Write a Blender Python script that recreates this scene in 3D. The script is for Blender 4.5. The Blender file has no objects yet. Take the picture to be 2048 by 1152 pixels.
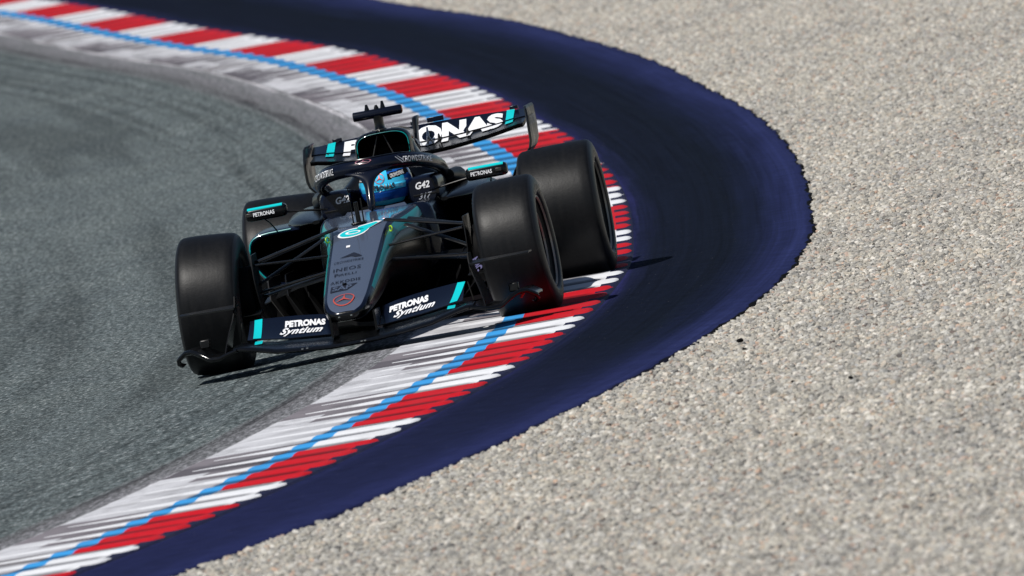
import bpy, bmesh, math, random
import numpy as np
from mathutils import Vector, Matrix
random.seed(7)
C = bpy.context.scene
COL = C.collection

# ------------------------------------------------------------------ camera, sky, sun
cam_data = bpy.data.cameras.new("camera")
cam = bpy.data.objects.new("camera", cam_data)
COL.objects.link(cam)
C.camera = cam
cam_data.sensor_width = 36
cam_data.lens = 687.78211
cam_data.clip_start = 1
cam_data.clip_end = 5000
cam_data.dof.use_dof = True
cam_data.dof.focus_distance = 100.5
cam_data.dof.aperture_fstop = 9.5
R_, U_, F_ = (Vector(v) for v in ((0.98122709, 0.08912034, -0.17102914), (0.16617083, 0.05939986, 0.98430631), (-0.09788081, 0.99424807, -0.04347555)))
m = Matrix((R_, U_, -F_)).transposed().to_4x4()
m.translation = Vector((10.50798166, -99.36024624, 4.48808990))
cam.matrix_world = m

SUN_EL = math.radians(53)
sun_from = Vector((-0.50, -0.76, 0)).normalized()      # horizontal direction towards the sun
world = bpy.data.worlds.new("World")
C.world = world
world.use_nodes = True
wn = world.node_tree
bg = wn.nodes["Background"]
sky = wn.nodes.new("ShaderNodeTexSky")
sky.sky_type = 'NISHITA'
sky.sun_disc = False
sky.sun_elevation = SUN_EL
sky.sun_rotation = math.atan2(sun_from.x, sun_from.y)
sky.altitude = 700
wn.links.new(sky.outputs[0], bg.inputs[0])
bg.inputs[1].default_value = 0.055
sl = bpy.data.lights.new("sun", 'SUN')
sl.energy = 4.6
sl.angle = math.radians(0.53)
sl.color = (1.0, 0.965, 0.91)
so = bpy.data.objects.new("sun", sl)
COL.objects.link(so)
to_sun = Vector((sun_from.x*math.cos(SUN_EL), sun_from.y*math.cos(SUN_EL), math.sin(SUN_EL)))
so.rotation_euler = to_sun.to_track_quat('Z', 'Y').to_euler()
so.location = to_sun*50
C.view_settings.view_transform = 'Standard'
C.view_settings.look = 'None'
C.view_settings.exposure = 0.0
C.view_settings.gamma = 1.0

# ------------------------------------------------------------------ materials
def new_mat(name, col=(.5, .5, .5), rough=.5, metal=0., coat=0., spec=.5):
    m = bpy.data.materials.new(name)
    m.use_nodes = True
    b = m.node_tree.nodes["Principled BSDF"]
    b.inputs["Base Color"].default_value = (*col, 1)
    b.inputs["Roughness"].default_value = rough
    b.inputs["Metallic"].default_value = metal
    b.inputs["Coat Weight"].default_value = coat
    b.inputs["Coat Roughness"].default_value = .06
    b.inputs["Specular IOR Level"].default_value = spec
    return m
def N(m, t, **kw):
    n = m.node_tree.nodes.new(t)
    for k, v in kw.items():
        if k in n.inputs: n.inputs[k].default_value = v
        else: setattr(n, k, v)
    return n
def L(m, a, b): m.node_tree.links.new(a, b)
def bsdf(m): return m.node_tree.nodes["Principled BSDF"]
def ramp(m, fac, stops):
    r = N(m, "ShaderNodeValToRGB")
    e = r.color_ramp.elements
    while len(e) < len(stops): e.new(.5)
    for el, (p, c) in zip(e, stops):
        el.position = p; el.color = (*c, 1) if len(c) == 3 else c
    L(m, fac, r.inputs[0])
    return r.outputs[0]
def g3(v): return (v, v, v)
def mapping(m, src, scale, rot=(0, 0, 0)):
    mp = N(m, "ShaderNodeMapping")
    mp.inputs["Scale"].default_value = scale
    mp.inputs["Rotation"].default_value = rot
    L(m, src, mp.inputs[0])
    return mp.outputs[0]
def noise(m, vec, scale, detail=4, rough=.55):
    n = N(m, "ShaderNodeTexNoise", Scale=scale, Detail=detail, Roughness=rough)
    L(m, vec, n.inputs["Vector"])
    return n.outputs["Fac"]
def mix(m, fac, a, b, mode='MIX'):
    x = N(m, "ShaderNodeMix", data_type='RGBA', blend_type=mode)
    for s, i in ((fac, 0), (a, 6), (b, 7)):
        if isinstance(s, (int, float)): x.inputs[i].default_value = s
        elif isinstance(s, tuple): x.inputs[i].default_value = (*s, 1)
        else: L(m, s, x.inputs[i])
    return x.outputs[2]
def mth(m, op, a, b=0.0, c=None, clamp=False):
    x = N(m, "ShaderNodeMath", operation=op, use_clamp=clamp)
    for i, s in enumerate((a, b) if c is None else (a, b, c)):
        if isinstance(s, (int, float)): x.inputs[i].default_value = s
        else: L(m, s, x.inputs[i])
    return x.outputs[0]
def geo_pos(m): return N(m, "ShaderNodeNewGeometry").outputs["Position"]
def bump(m, h, strength, dist):
    b = N(m, "ShaderNodeBump", Strength=strength, Distance=dist)
    L(m, h, b.inputs["Height"]); L(m, b.outputs[0], bsdf(m).inputs["Normal"])

def asphalt_mat():
    m = new_mat("asphalt", rough=1, spec=.08)
    p = geo_pos(m)
    f1 = noise(m, mapping(m, p, (1, .22, 1)), 48, 4, .8)       # aggregate
    f2 = noise(m, mapping(m, p, (1, .22, 1)), 22, 3, .6)
    f3 = noise(m, mapping(m, p, (1, .35, 1)), 1.3, 4, .6)       # large mottling
    base = ramp(m, f1, [(.34, (.008, .0095, .0105)), (.45, (.070, .086, .089)), (.56, (.130, .154, .158)), (.70, (.46, .48, .48))])
    base = mix(m, 1.0, base, ramp(m, f2, [(.3, g3(.55)), (.7, g3(1.25))]), 'MULTIPLY')
    base = mix(m, 1.0, base, ramp(m, f3, [(.25, (.84, .86, .89)), (.7, (1.10, 1.10, 1.09))]), 'MULTIPLY')
    uv = N(m, "ShaderNodeUVMap", uv_map="strip").outputs[0]
    s = N(m, "ShaderNodeSeparateXYZ"); L(m, uv, s.inputs[0])
    st = noise(m, mapping(m, uv, (13.0, .02, 1)), 3.0, 2, .5)       # racing-line rubber, long along the track
    base = mix(m, 1.0, base, ramp(m, st, [(.38, g3(.76)), (.48, g3(1.0)), (.62, g3(1.10))]), 'MULTIPLY')
    L(m, base, bsdf(m).inputs["Base Color"])
    bump(m, f1, .5, .01)
    return m

def concrete_mat():
    # the gutter strip between asphalt and kerb: dark rubbered seam, paler scuffed concrete, white chalky edge
    m = new_mat("gutter_concrete", rough=1, spec=.1)
    uv = N(m, "ShaderNodeUVMap", uv_map="strip").outputs[0]
    s = N(m, "ShaderNodeSeparateXYZ"); L(m, uv, s.inputs[0])
    p = geo_pos(m)
    grain = noise(m, mapping(m, p, (1, .12, 1)), 46, 4, .8)
    wob = noise(m, mapping(m, uv, (.8, .12, 1)), 4.0, 3)
    u = mth(m, 'ADD', s.outputs[0], mth(m, 'MULTIPLY', mth(m, 'SUBTRACT', wob, .5), .14))
    base = ramp(m, u, [(0, (.12, .135, .138)), (.10, (.10, .11, .115)), (.15, (.030, .031, .035)), (.20, (.075, .077, .082)), (.26, (.045, .045, .05)), (.34, (.12, .12, .128)), (.60, (.155, .155, .168)), (.90, (.21, .21, .225)), (.945, (.52, .51, .54)), (.985, (.62, .60, .63)), (1, (.42, .42, .45))])
    seam = noise(m, mapping(m, uv, (.5, .05, 1)), 6.0, 3)
    base = mix(m, ramp(m, seam, [(.42, g3(0)), (.6, g3(.75))]), base, (.13, .135, .142))
    base = mix(m, .9, base, ramp(m, grain, [(.36, g3(.25)), (.5, g3(.9)), (.66, g3(2.3))]), 'MULTIPLY')
    L(m, base, bsdf(m).inputs["Base Color"])
    return m

def kerb_mat():
    m = new_mat("kerb_paint", rough=.7, spec=.12)
    att = N(m, "ShaderNodeVertexColor", layer_name="paint").outputs[0]
    valley_dark = N(m, "ShaderNodeAttribute", attribute_name="valley_dark").outputs["Fac"]  # darkens the paint in the valleys between ridges
    wear = N(m, "ShaderNodeAttribute", attribute_name="wear").outputs["Fac"]
    uv = N(m, "ShaderNodeUVMap", uv_map="strip").outputs[0]
    p = geo_pos(m)
    n1 = noise(m, mapping(m, uv, (1.5, 10, 1)), 3.0, 5, .65)     # scuffs along the ridge
    n2 = noise(m, mapping(m, p, (1, .25, 1)), 38, 4, .7)
    d = mth(m, 'ADD', valley_dark, mth(m, 'MULTIPLY', mth(m, 'SUBTRACT', n2, .5), .7))
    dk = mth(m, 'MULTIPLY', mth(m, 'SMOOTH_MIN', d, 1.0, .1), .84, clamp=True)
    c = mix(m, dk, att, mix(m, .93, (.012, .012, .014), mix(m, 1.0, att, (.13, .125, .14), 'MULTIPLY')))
    smear = noise(m, mapping(m, uv, (1.6, .9, 1)), 2.2, 4, .6)
    c = mix(m, mth(m, 'MULTIPLY', wear, ramp(m, smear, [(.50, g3(0)), (.60, g3(.85))])), c, (.075, .07, .08))
    w = mth(m, 'MULTIPLY', wear, mth(m, 'GREATER_THAN', mth(m, 'ADD', n1, mth(m, 'MULTIPLY', n2, .25)), .64))
    c = mix(m, mth(m, 'MULTIPLY', w, .55), c, (.11, .10, .115))
    c = mix(m, 1.0, c, ramp(m, n2, [(.3, g3(.86)), (.65, g3(1.05))]), 'MULTIPLY')
    L(m, c, bsdf(m).inputs["Base Color"])
    bump(m, n2, .25, .006)
    return m

def purple_mat():
    m = new_mat("navy_runoff_paint", rough=1, spec=.04)
    uv = N(m, "ShaderNodeUVMap", uv_map="strip").outputs[0]
    s = N(m, "ShaderNodeSeparateXYZ"); L(m, uv, s.inputs[0])
    long1 = noise(m, mapping(m, uv, (1.6, .035, 1)), 4.5, 5, .6)
    rub = mth(m, 'ADD', s.outputs[0], mth(m, 'MULTIPLY', mth(m, 'SUBTRACT', long1, .5), .26))
    c = ramp(m, rub, [(.0, (.020, .021, .090)), (.06, (.009, .012, .036)), (.14, (.0048, .0072, .017)), (.50, (.0043, .0068, .0145)), (.64, (.0066, .0100, .028)), (.80, (.0135, .0185, .064)), (.885, (.021, .028, .096)), (1, (.020, .026, .090))])
    fine = noise(m, mapping(m, uv, (14, .05, 1)), 3.0, 5, .7)       # tyre streaks along the curve
    c = mix(m, 1.0, c, ramp(m, fine, [(.34, g3(.74)), (.5, g3(1.0)), (.66, g3(1.22))]), 'MULTIPLY')
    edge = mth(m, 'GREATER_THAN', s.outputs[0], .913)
    c = mix(m, edge, c, (.008, .009, .010))  # near-black outer rim: the slab's dark base with its edge shadow painted in
    # rubber thins towards the corner entry (nearest end), where the blue paint stays clean
    p = geo_pos(m)
    sp = N(m, "ShaderNodeSeparateXYZ"); L(m, p, sp.inputs[0])
    near = N(m, "ShaderNodeMapRange"); L(m, sp.outputs[1], near.inputs[0])
    near.inputs[1].default_value = -4; near.inputs[2].default_value = -15
    c = mix(m, mth(m, 'MULTIPLY', near.outputs[0], .62), c, (.017, .021, .080))
    n2 = noise(m, mapping(m, uv, (.9, .6, 1)), 9, 4, .6)
    c = mix(m, 1.0, c, ramp(m, n2, [(.3, g3(.82)), (.7, g3(1.2))]), 'MULTIPLY')
    sc = noise(m, mapping(m, uv, (3, .55, 1)), 5, 2, .5)
    c = mix(m, ramp(m, noise(m, mapping(m, p, (1, .3, 1)), 70, 2, .5), [(.75, g3(0)), (.79, g3(.40))]), c, (.30, .30, .34))
    L(m, c, bsdf(m).inputs["Base Color"])
    bump(m, n2, .3, .01)
    return m

def gravel_mat(name="gravel_bed", stone=False):
    m = new_mat(name, rough=1, spec=.12)
    p = geo_pos(m)
    if stone:
        rnd = N(m, "ShaderNodeObjectInfo").outputs["Random"]
        c = ramp(m, rnd, [(0, (.41, .39, .35)), (.14, (.24, .235, .225)), (.30, (.51, .49, .44)), (.44, (.17, .17, .168)), (.56, (.45, .42, .36)), (.66, (.34, .34, .33)), (.78, (.62, .60, .56)), (.86, (.42, .35, .28)), (.92, (.32, .33, .34)), (.955, (.50, .36, .28)), (.975, (.07, .07, .075)), (1, (.52, .50, .46))])
        o = N(m, "ShaderNodeTexCoord").outputs["Object"]
        nn = noise(m, o, 3.2, 4, .6)
        c = mix(m, 1.0, c, ramp(m, nn, [(.3, g3(.8)), (.7, g3(1.15))]), 'MULTIPLY')
        big = noise(m, mapping(m, p, (1, .22, 1)), 1.1, 4, .6)
        c = mix(m, 1.0, c, ramp(m, big, [(.32, (.88, .875, .87)), (.5, (.99, .975, .95)), (.7, (1.07, 1.045, 1.0))]), 'MULTIPLY')
        L(m, c, bsdf(m).inputs["Base Color"])
    else:
        v = N(m, "ShaderNodeTexVoronoi", Scale=46.0); L(m, mapping(m, p, (1, .6, 1)), v.inputs["Vector"])
        c = ramp(m, v.outputs["Color"], [(0, (.20, .20, .19)), (.4, (.36, .35, .32)), (.7, (.46, .44, .40)), (1, (.30, .29, .27))])
        L(m, c, bsdf(m).inputs["Base Color"])
        bump(m, v.outputs["Distance"], 1.0, .02)
    return m

def tyre_mat():
    m = new_mat("tyre_rubber", (.016, .016, .017), .55, spec=.20)
    o = N(m, "ShaderNodeTexCoord").outputs["Object"]
    f = noise(m, mapping(m, o, (5, .8, .8)), 6, 4, .5)       # scrub bands round the tread
    f2 = noise(m, o, 42, 4, .7)
    c = ramp(m, f, [(.3, (.0042, .0046, .0056)), (.7, (.0072, .0074, .0082))])
    c = mix(m, 1.0, c, ramp(m, f2, [(.3, g3(.75)), (.7, g3(1.2))]), 'MULTIPLY')
    L(m, c, bsdf(m).inputs["Base Color"])
    L(m, ramp(m, f, [(.3, g3(.42)), (.7, g3(.47))]), bsdf(m).inputs["Roughness"])
    bump(m, f2, .25, .003)
    return m

M = {}
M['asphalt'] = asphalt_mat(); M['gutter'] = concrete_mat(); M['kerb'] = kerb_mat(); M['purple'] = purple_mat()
M['gravel'] = gravel_mat(); M['stone'] = gravel_mat("gravel_stone", True)
M['tyre'] = tyre_mat()
M['side'] = new_mat("tyre_sidewall", (.009, .009, .010), .42, spec=.35)
M['navy'] = new_mat("navy_gloss", (.0024, .0042, .012), .2, 0, .15, .35)
M['black'] = new_mat("black_gloss", (.0026, .0028, .0034), .22, 0, .1, .32)
M['carbon'] = new_mat("carbon_fibre", (.0045, .0047, .0052), .34, spec=.4)
M['matte'] = new_mat("matt_black", (.0025, .0025, .003), .7, spec=.12)
M['grey'] = new_mat("dark_grey_carbon", (.022, .021, .020), .45, spec=.5)
M['silver'] = new_mat("silver_paint", (.105, .130, .190), .24, .30, .8)
M['void'] = new_mat("intake_black", (.0006, .0006, .0007), 1, spec=0)
M['teal'] = new_mat("teal_paint", (.0, .27, .28), .35, 0, .3)
M['tealbright'] = new_mat("bright_teal_paint", (.0, .56, .60), .4, 0, .2)
M['white'] = new_mat("white_lettering", (.82, .83, .86), .45)
M['greytext'] = new_mat("grey_lettering", (.30, .32, .37), .45)
M['darktext'] = new_mat("dark_lettering", (.012, .014, .024), .4)
M['lilac'] = new_mat("lilac_lettering", (.16, .15, .30), .5)
M['red'] = new_mat("red_mark", (.55, .02, .015), .4)
M['emblem'] = new_mat("red_gold_emblem", (.62, .10, .07), .3, .3)
M['emblem_dim'] = new_mat("dull_emblem", (.20, .05, .09), .4)
M['lime'] = new_mat("lime_mark", (.30, .55, .02), .4)
M['metal'] = new_mat("bright_metal", (.6, .6, .6), .25, 1.0)
M['rim'] = new_mat("rim_metal", (.005, .005, .006), .6, 0, spec=.15)
M['rimedge'] = new_mat("rim_edge", (.42, .38, .31), .35, .3)
M['h_cyan'] = new_mat("helmet_cyan", (.05, .58, .95), .12, 0, 1)
M['h_blue'] = new_mat("helmet_blue", (.01, .10, .45), .12, 0, 1)
M['h_navy'] = new_mat("helmet_navy", (.004, .008, .03), .15, 0, 1)
M['visor'] = new_mat("tinted_visor", (.012, .10, .50), .08, .15, 1)
M['orange'] = new_mat("orange_mark", (.5, .13, .02), .4)
M['suit'] = new_mat("race_suit_fabric", (.012, .013, .018), .8)
M['skin'] = new_mat("glove_fabric", (.02, .02, .024), .8)
M['glass'] = new_mat("mirror_glass", (.35, .38, .42), .05, 1.0)
def carbon_weave(m):
    o = N(m, "ShaderNodeTexCoord").outputs["Object"]
    f = noise(m, o, 9, 4, .6)
    L(m, ramp(m, f, [(.3, g3(.24)), (.7, g3(.48))]), bsdf(m).inputs["Roughness"])
for k in ('carbon', 'grey'): carbon_weave(M[k])

# ------------------------------------------------------------------ object helpers
def setp(o, label=None, category=None, group=None, kind=None):
    if label: o['label'] = label
    if category: o['category'] = category
    if group: o['group'] = group
    if kind: o['kind'] = kind
    return o
def new_obj(name, me, parent=None):
    o = bpy.data.objects.new(name, me); COL.objects.link(o)
    if parent: o.parent = parent
    return o
class MB:
    def __init__(s): s.v = []; s.f = []; s.m = []
    def add(s, vs, fs, mi=0):
        b = len(s.v); s.v += [tuple(v) for v in vs]
        s.f += [tuple(b+i for i in f) for f in fs]
        s.m += [mi]*len(fs) if isinstance(mi, int) else list(mi)
    def loft(s, rings, closed=True, cap0=True, cap1=True, mfn=None, mi=0):
        n = len(rings[0]); b = len(s.v)
        for r in rings: s.v += [tuple(p) for p in r]
        for i in range(len(rings)-1):
            for j in range(n if closed else n-1):
                k = (j+1) % n
                s.f.append((b+i*n+j, b+i*n+k, b+(i+1)*n+k, b+(i+1)*n+j))
                s.m.append(mfn(i, j) if mfn else mi)
        if closed and cap0: s.f.append(tuple(b+j for j in range(n))[::-1]); s.m.append(mfn(0, -1) if mfn else mi)
        if closed and cap1: s.f.append(tuple(b+(len(rings)-1)*n+j for j in range(n))); s.m.append(mfn(len(rings)-1, -1) if mfn else mi)
    def tube(s, pts, rad, n=12, flat=1.0, up=(0, 0, 1), mi=0):
        # rad: number or list; flat: ratio of the section's size along 'up' to its size across
        pts = [Vector(p) for p in pts]; R = rad if isinstance(rad, (list, tuple)) else [rad]*len(pts)
        rings = []
        for i, p in enumerate(pts):
            t = (pts[min(i+1, len(pts)-1)]-pts[max(i-1, 0)]).normalized()
            a = t.cross(Vector(up))
            if a.length < 1e-4: a = t.cross(Vector((1, 0, 0)))
            a.normalize(); u = a.cross(t).normalized()
            rings.append([p+a*(R[i]*math.cos(q*2*math.pi/n))+u*(R[i]*flat*math.sin(q*2*math.pi/n)) for q in range(n)])
        s.loft(rings, mi=mi)
    def box(s, c, d, mi=0):
        x, y, z = c; a, b, h = d[0]/2, d[1]/2, d[2]/2
        vs = [(x+i*a, y+j*b, z+k*h) for i in (-1, 1) for j in (-1, 1) for k in (-1, 1)]
        s.add(vs, [(0, 1, 3, 2), (4, 6, 7, 5), (0, 4, 5, 1), (2, 3, 7, 6), (0, 2, 6, 4), (1, 5, 7, 3)], mi)
    def lathe(s, prof, n=64, mi=0, mfn=None, c=(0, 0, 0)):
        # revolve (x, r) about the X axis
        rings = [[(c[0]+x, c[1]+r*math.cos(q*2*math.pi/n), c[2]+r*math.sin(q*2*math.pi/n)) for q in range(n)] for x, r in prof]
        s.loft(rings, cap0=False, cap1=False, mi=mi, mfn=mfn)
    def slab(s, top, th, mi=0):
        # top: grid [i][j] of points; thickness th straight down, closed all round
        ni, nj = len(top), len(top[0]); b = len(s.v)
        tt = th if callable(th) else (lambda i, j: th)
        for i in range(ni):
            for j in range(nj): s.v.append(tuple(top[i][j]))
        for i in range(ni):
            for j in range(nj):
                p = top[i][j]; s.v.append((p[0], p[1], p[2]-tt(i, j)))
        o = ni*nj; id = lambda i, j: b+i*nj+j
        F = []
        for i in range(ni-1):
            for j in range(nj-1):
                F.append((id(i, j), id(i+1, j), id(i+1, j+1), id(i, j+1)))
                F.append((o+id(i, j), o+id(i, j+1), o+id(i+1, j+1), o+id(i+1, j)))
        for i in range(ni-1):
            F.append((id(i, 0), o+id(i, 0), o+id(i+1, 0), id(i+1, 0)))
            F.append((id(i, nj-1), id(i+1, nj-1), o+id(i+1, nj-1), o+id(i, nj-1)))
        for j in range(nj-1):
            F.append((id(0, j), id(0, j+1), o+id(0, j+1), o+id(0, j)))
            F.append((id(ni-1, j), o+id(ni-1, j), o+id(ni-1, j+1), id(ni-1, j+1)))
        s.f += F; s.m += [mi]*len(F)
    def build(s, name, mats, parent=None, smooth=38, sub=0, tilt=True, bevel=0):
        v = np.array(s.v, float)
        if tilt: v[:, 2] += TILT*v[:, 0]
        me = bpy.data.meshes.new(name)
        me.from_pydata([tuple(p) for p in v], [], s.f)
        for mm in (mats if isinstance(mats, (list, tuple)) else [mats]): me.materials.append(M[mm] if isinstance(mm, str) else mm)
        me.polygons.foreach_set("material_index", s.m)
        bm = bmesh.new(); bm.from_mesh(me); bmesh.ops.recalc_face_normals(bm, faces=bm.faces); bm.to_mesh(me); bm.free()
        me.update()
        if smooth:
            me.shade_smooth()
            if not sub: me.set_sharp_from_angle(angle=math.radians(smooth))
        o = new_obj(name, me, parent)
        if bevel:
            b = o.modifiers.new("bevel", 'BEVEL'); b.width = bevel; b.segments = 2; b.limit_method = 'ANGLE'
        if sub:
            q = o.modifiers.new("sub", 'SUBSURF'); q.levels = sub; q.render_levels = sub
        return o
TILT = 0.016        # the car leans a little on its springs in the corner
def ip(x, xs, ys): return float(np.interp(x, xs, ys))
def cr(pts, n):
    # Catmull-Rom through points
    P = [np.array(p, float) for p in pts]; P = [2*P[0]-P[1]]+P+[2*P[-1]-P[-2]]; out = []
    for i in range(1, len(P)-2):
        for k in range(n):
            t = k/n
            out.append(.5*((2*P[i])+(-P[i-1]+P[i+1])*t+(2*P[i-1]-5*P[i]+4*P[i+1]-P[i+2])*t*t+(-P[i-1]+3*P[i]-3*P[i+1]+P[i+2])*t**3))
    out.append(P[-2]); return out

_tc = {}
def text_mesh(s, bold=0.0, spacing=1.0, cut=None):
    cu = bpy.data.curves.new("lettering", 'FONT'); cu.body = s; cu.size = 1; cu.offset = bold; cu.space_character = spacing
    cu.resolution_u = 3
    o = bpy.data.objects.new("lettering", cu); COL.objects.link(o)
    dg = bpy.context.evaluated_depsgraph_get(); dg.update()
    me = bpy.data.meshes.new_from_object(o.evaluated_get(dg))
    bpy.data.objects.remove(o); bpy.data.curves.remove(cu)
    co = np.zeros(len(me.vertices)*3); me.vertices.foreach_get("co", co); co = co.reshape(-1, 3)
    lo, hi = co.min(0), co.max(0)
    co[:, 0] = (co[:, 0]-lo[0])/(hi[0]-lo[0]); co[:, 1] = (co[:, 1]-lo[1])/(hi[1]-lo[1])
    me.vertices.foreach_set("co", co.ravel())
    return me
def letters(s, fn, mat, parent, bold=.02, spacing=1.0, label=None, gap=None, cuts=0, tilt=True, tag='lettering'):
    # fn maps (u, v) in the text's own unit box to a point on the car
    me = text_mesh(s, bold, spacing)
    bm = bmesh.new(); bm.from_mesh(me)
    def cutat(co, no): bmesh.ops.bisect_plane(bm, geom=bm.verts[:]+bm.edges[:]+bm.faces[:], plane_co=co, plane_no=no)
    for k in range(1, cuts): cutat((k/cuts, 0, 0), (1, 0, 0))
    if gap:
        for g in gap: cutat((0, g, 0), (0, 1, 0))
        kill = [f for f in bm.faces if gap[0] < f.calc_center_median().y < gap[1]]
        bmesh.ops.delete(bm, geom=kill, context='FACES')
    for v in bm.verts:
        q = fn(v.co.x, v.co.y); v.co = (q[0], q[1], q[2]+(TILT*q[0] if tilt else 0))
    bm.to_mesh(me); bm.free(); me.name = tag
    me.materials.clear(); me.materials.append(M[mat])
    o = new_obj(tag, me, parent)
    if label: o['label'] = label
    return o
def quadfn(p00, p10, p01, off=(0, 0, 0), shear=0):
    # plane through three points: bottom-left, bottom-right, top-left
    a, b, c = Vector(p00)+Vector(off), Vector(p10)-Vector(p00), Vector(p01)-Vector(p00)
    return lambda u, v: a+b*(u+shear*v)+c*v
def shape(polys, fn, mat, parent, name, tilt=True, label=None):
    # flat marks: list of 2-D polygons mapped onto a surface
    mb = MB()
    for pl in polys:
        mb.add([fn(*q) for q in pl], [tuple(range(len(pl)))])
    o = mb.build(name, mat, parent, smooth=0, tilt=tilt)
    if label: o['label'] = label
    return o
def circ(cx, cy, rx, ry, n=28): return [(cx+rx*math.cos(k*2*math.pi/n), cy+ry*math.sin(k*2*math.pi/n)) for k in range(n)]
def ringpolys(cx, cy, r0, r1, n=28):
    out = []
    for k in range(n):
        a, b = k*2*math.pi/n, (k+1)*2*math.pi/n
        out.append([(cx+r0*math.cos(a), cy+r0*math.sin(a)), (cx+r1*math.cos(a), cy+r1*math.sin(a)), (cx+r1*math.cos(b), cy+r1*math.sin(b)), (cx+r0*math.cos(b), cy+r0*math.sin(b))])
    return out
def starpolys():
    out = ringpolys(.5, .5, .44, .5)
    for k in range(3):
        a = math.pi/2+k*2*math.pi/3
        tip = (.5+.46*math.cos(a), .5+.46*math.sin(a))
        l = (.5+.075*math.cos(a+math.pi/3), .5+.075*math.sin(a+math.pi/3)); r = (.5+.075*math.cos(a-math.pi/3), .5+.075*math.sin(a-math.pi/3))
        out.append([(.5, .5), r, tip, l])
    return out

# ------------------------------------------------------------------ ground, track and kerb
KY = [-60, -40, -26, -20, -17.1, -14, -11, -8.5, -6, -3.8, -1.4, 1.4, 4, 7.1, 10.7, 14.7, 18, 22.9, 27.5, 35.2, 43.1, 50.5, 57.1, 64.2, 72.6, 79.3, 95, 120, 160]
KX = [-9.5, -4.3, -1.35, -.15, .36, .72, .97, 1.11, 1.20, 1.24, 1.215, 1.11, .975, .72, .40, 0, -.37, -.98, -1.63, -2.72, -4.0, -5.3, -6.62, -7.99, -9.55, -10.86, -14.2, -20.2, -31]
def poly_interp(xs, ys):
    xs = np.array(xs, float); ys = np.array(ys, float)
    d = np.gradient(ys, xs)
    def f(x):
        i = int(np.clip(np.searchsorted(xs, x)-1, 0, len(xs)-2)); h = xs[i+1]-xs[i]; t = (x-xs[i])/h
        return float((2*t**3-3*t*t+1)*ys[i]+(t**3-2*t*t+t)*h*d[i]+(-2*t**3+3*t*t)*ys[i+1]+(t**3-t*t)*h*d[i+1])
    return f
kx0 = poly_interp(KY, KX)
# light smoothing of the traced outer kerb edge
_s = np.arange(-60, 160.01, .5); _x = np.array([kx0(a) for a in _s])
_k = np.exp(-np.linspace(-2, 2, 9)**2); _k /= _k.sum(); _xs = np.convolve(np.pad(_x, 4, mode='edge'), _k, 'valid')
_xs[:6] = _x[:6]; _xs[-6:] = _x[-6:]
def kx(y): return float(np.interp(y, _s, _xs))
def slope(y): return (kx(y+.6)-kx(y-.6))/1.2
def w3(y): return ip(y, [-15, -2, 10, 30, 56, 78], [.385, .385, .40, .46, .50, .50])     # outer edge to blue line
def w2(y): return w3(y)+ip(y, [0, 40, 78], [.105, .125, .14])
def w1(y): return ip(y, [-15, -2, 34, 56, 78], [.98, .965, .98, 1.03, 1.08])
def wp(y): return ip(y, [-40, -18.4, -15, -12, -8.5, -4.4, 0, 7.5, 15.8, 29.6, 43, 61, 120], [.4, .70, .80, .83, .88, .92, .97, 1.0, 1.06, 1.18, 1.27, 1.45, 2.2])
def w0(y): return w1(y)+ip(y, [-15, -8, -2, 34, 60], [.24, .24, .28, .42, .42])
def pt(y, w, z=0.0):
    # w metres from the kerb's outer edge towards the track (negative: towards the gravel), square to the kerb
    s = slope(y); n = math.hypot(1, s)
    return (kx(y)-w/n, y+w*s/n, z)
def strip(name, ys, cols, mat, kind='structure', zf=None, sub=None):
    # cols: list of functions y -> w ; uv.x runs 0..1 across, uv.y is metres along
    V, UV = [], []
    for y in ys:
        for c, wf in enumerate(cols):
            V.append(pt(y, wf(y), zf(y, c) if zf else 0)); UV.append((c/(len(cols)-1), y))
    n = len(cols); F = [(i*n+j, i*n+j+1, (i+1)*n+j+1, (i+1)*n+j) for i in range(len(ys)-1) for j in range(n-1)]
    me = bpy.data.meshes.new(name); me.from_pydata(V, [], F)
    uvl = me.uv_layers.new(name="strip")
    li = np.zeros(len(me.loops), int); me.loops.foreach_get("vertex_index", li)
    uvl.data.foreach_set("uv", np.array(UV)[li].ravel())
    me.materials.append(M[mat]); me.shade_smooth(); me.update()
    bm = bmesh.new(); bm.from_mesh(me); bmesh.ops.recalc_face_normals(bm, faces=bm.faces)
    if bm.faces[0].normal.z < 0: bmesh.ops.reverse_faces(bm, faces=bm.faces)
    bm.to_mesh(me); bm.free()
    o = new_obj(name, me); setp(o, kind=kind); return o

# base: one gravel sheet to the horizon
me = bpy.data.meshes.new("ground")
Z0 = -.12
me.from_pydata([(-700, -300, Z0), (700, -300, Z0), (700, 1200, Z0), (-700, 1200, Z0)], [], [(0, 1, 2, 3)])
me.materials.append(M['gravel']); g = new_obj("ground", me); setp(g, kind='structure')
ysl = list(np.arange(-60, 160.1, .5))
# the track surface as a strip from far inside up to the gutter
strip("road", ysl, [lambda y: w0(y)-.01, lambda y: w0(y)+.8, lambda y: w0(y)+4, lambda y: w0(y)+8, lambda y: w0(y)+15], 'asphalt', zf=lambda y, c: (-.002, -.040, -.055, -.06, -.07)[c])
setp(bpy.data.objects["road"], label="sunlit grey asphalt of the track with faint tyre marks")
strip("gutter", ysl, [w0, w1], 'gutter', zf=lambda y, c: 0.0)
NP = 12
def wob(y): return .010*math.sin(y*3.1)+.008*math.sin(y*7.7+1)+.006*math.sin(y*15.3+2)+.004*math.sin(y*31+.5)
ysp = list(np.arange(-60, 160, .12))
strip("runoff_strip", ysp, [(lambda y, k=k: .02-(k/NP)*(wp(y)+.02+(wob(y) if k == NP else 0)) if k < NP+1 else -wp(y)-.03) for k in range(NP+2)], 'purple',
      zf=lambda y, c: (-.006 if c < NP else -.012) if c <= NP else -.10)

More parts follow.
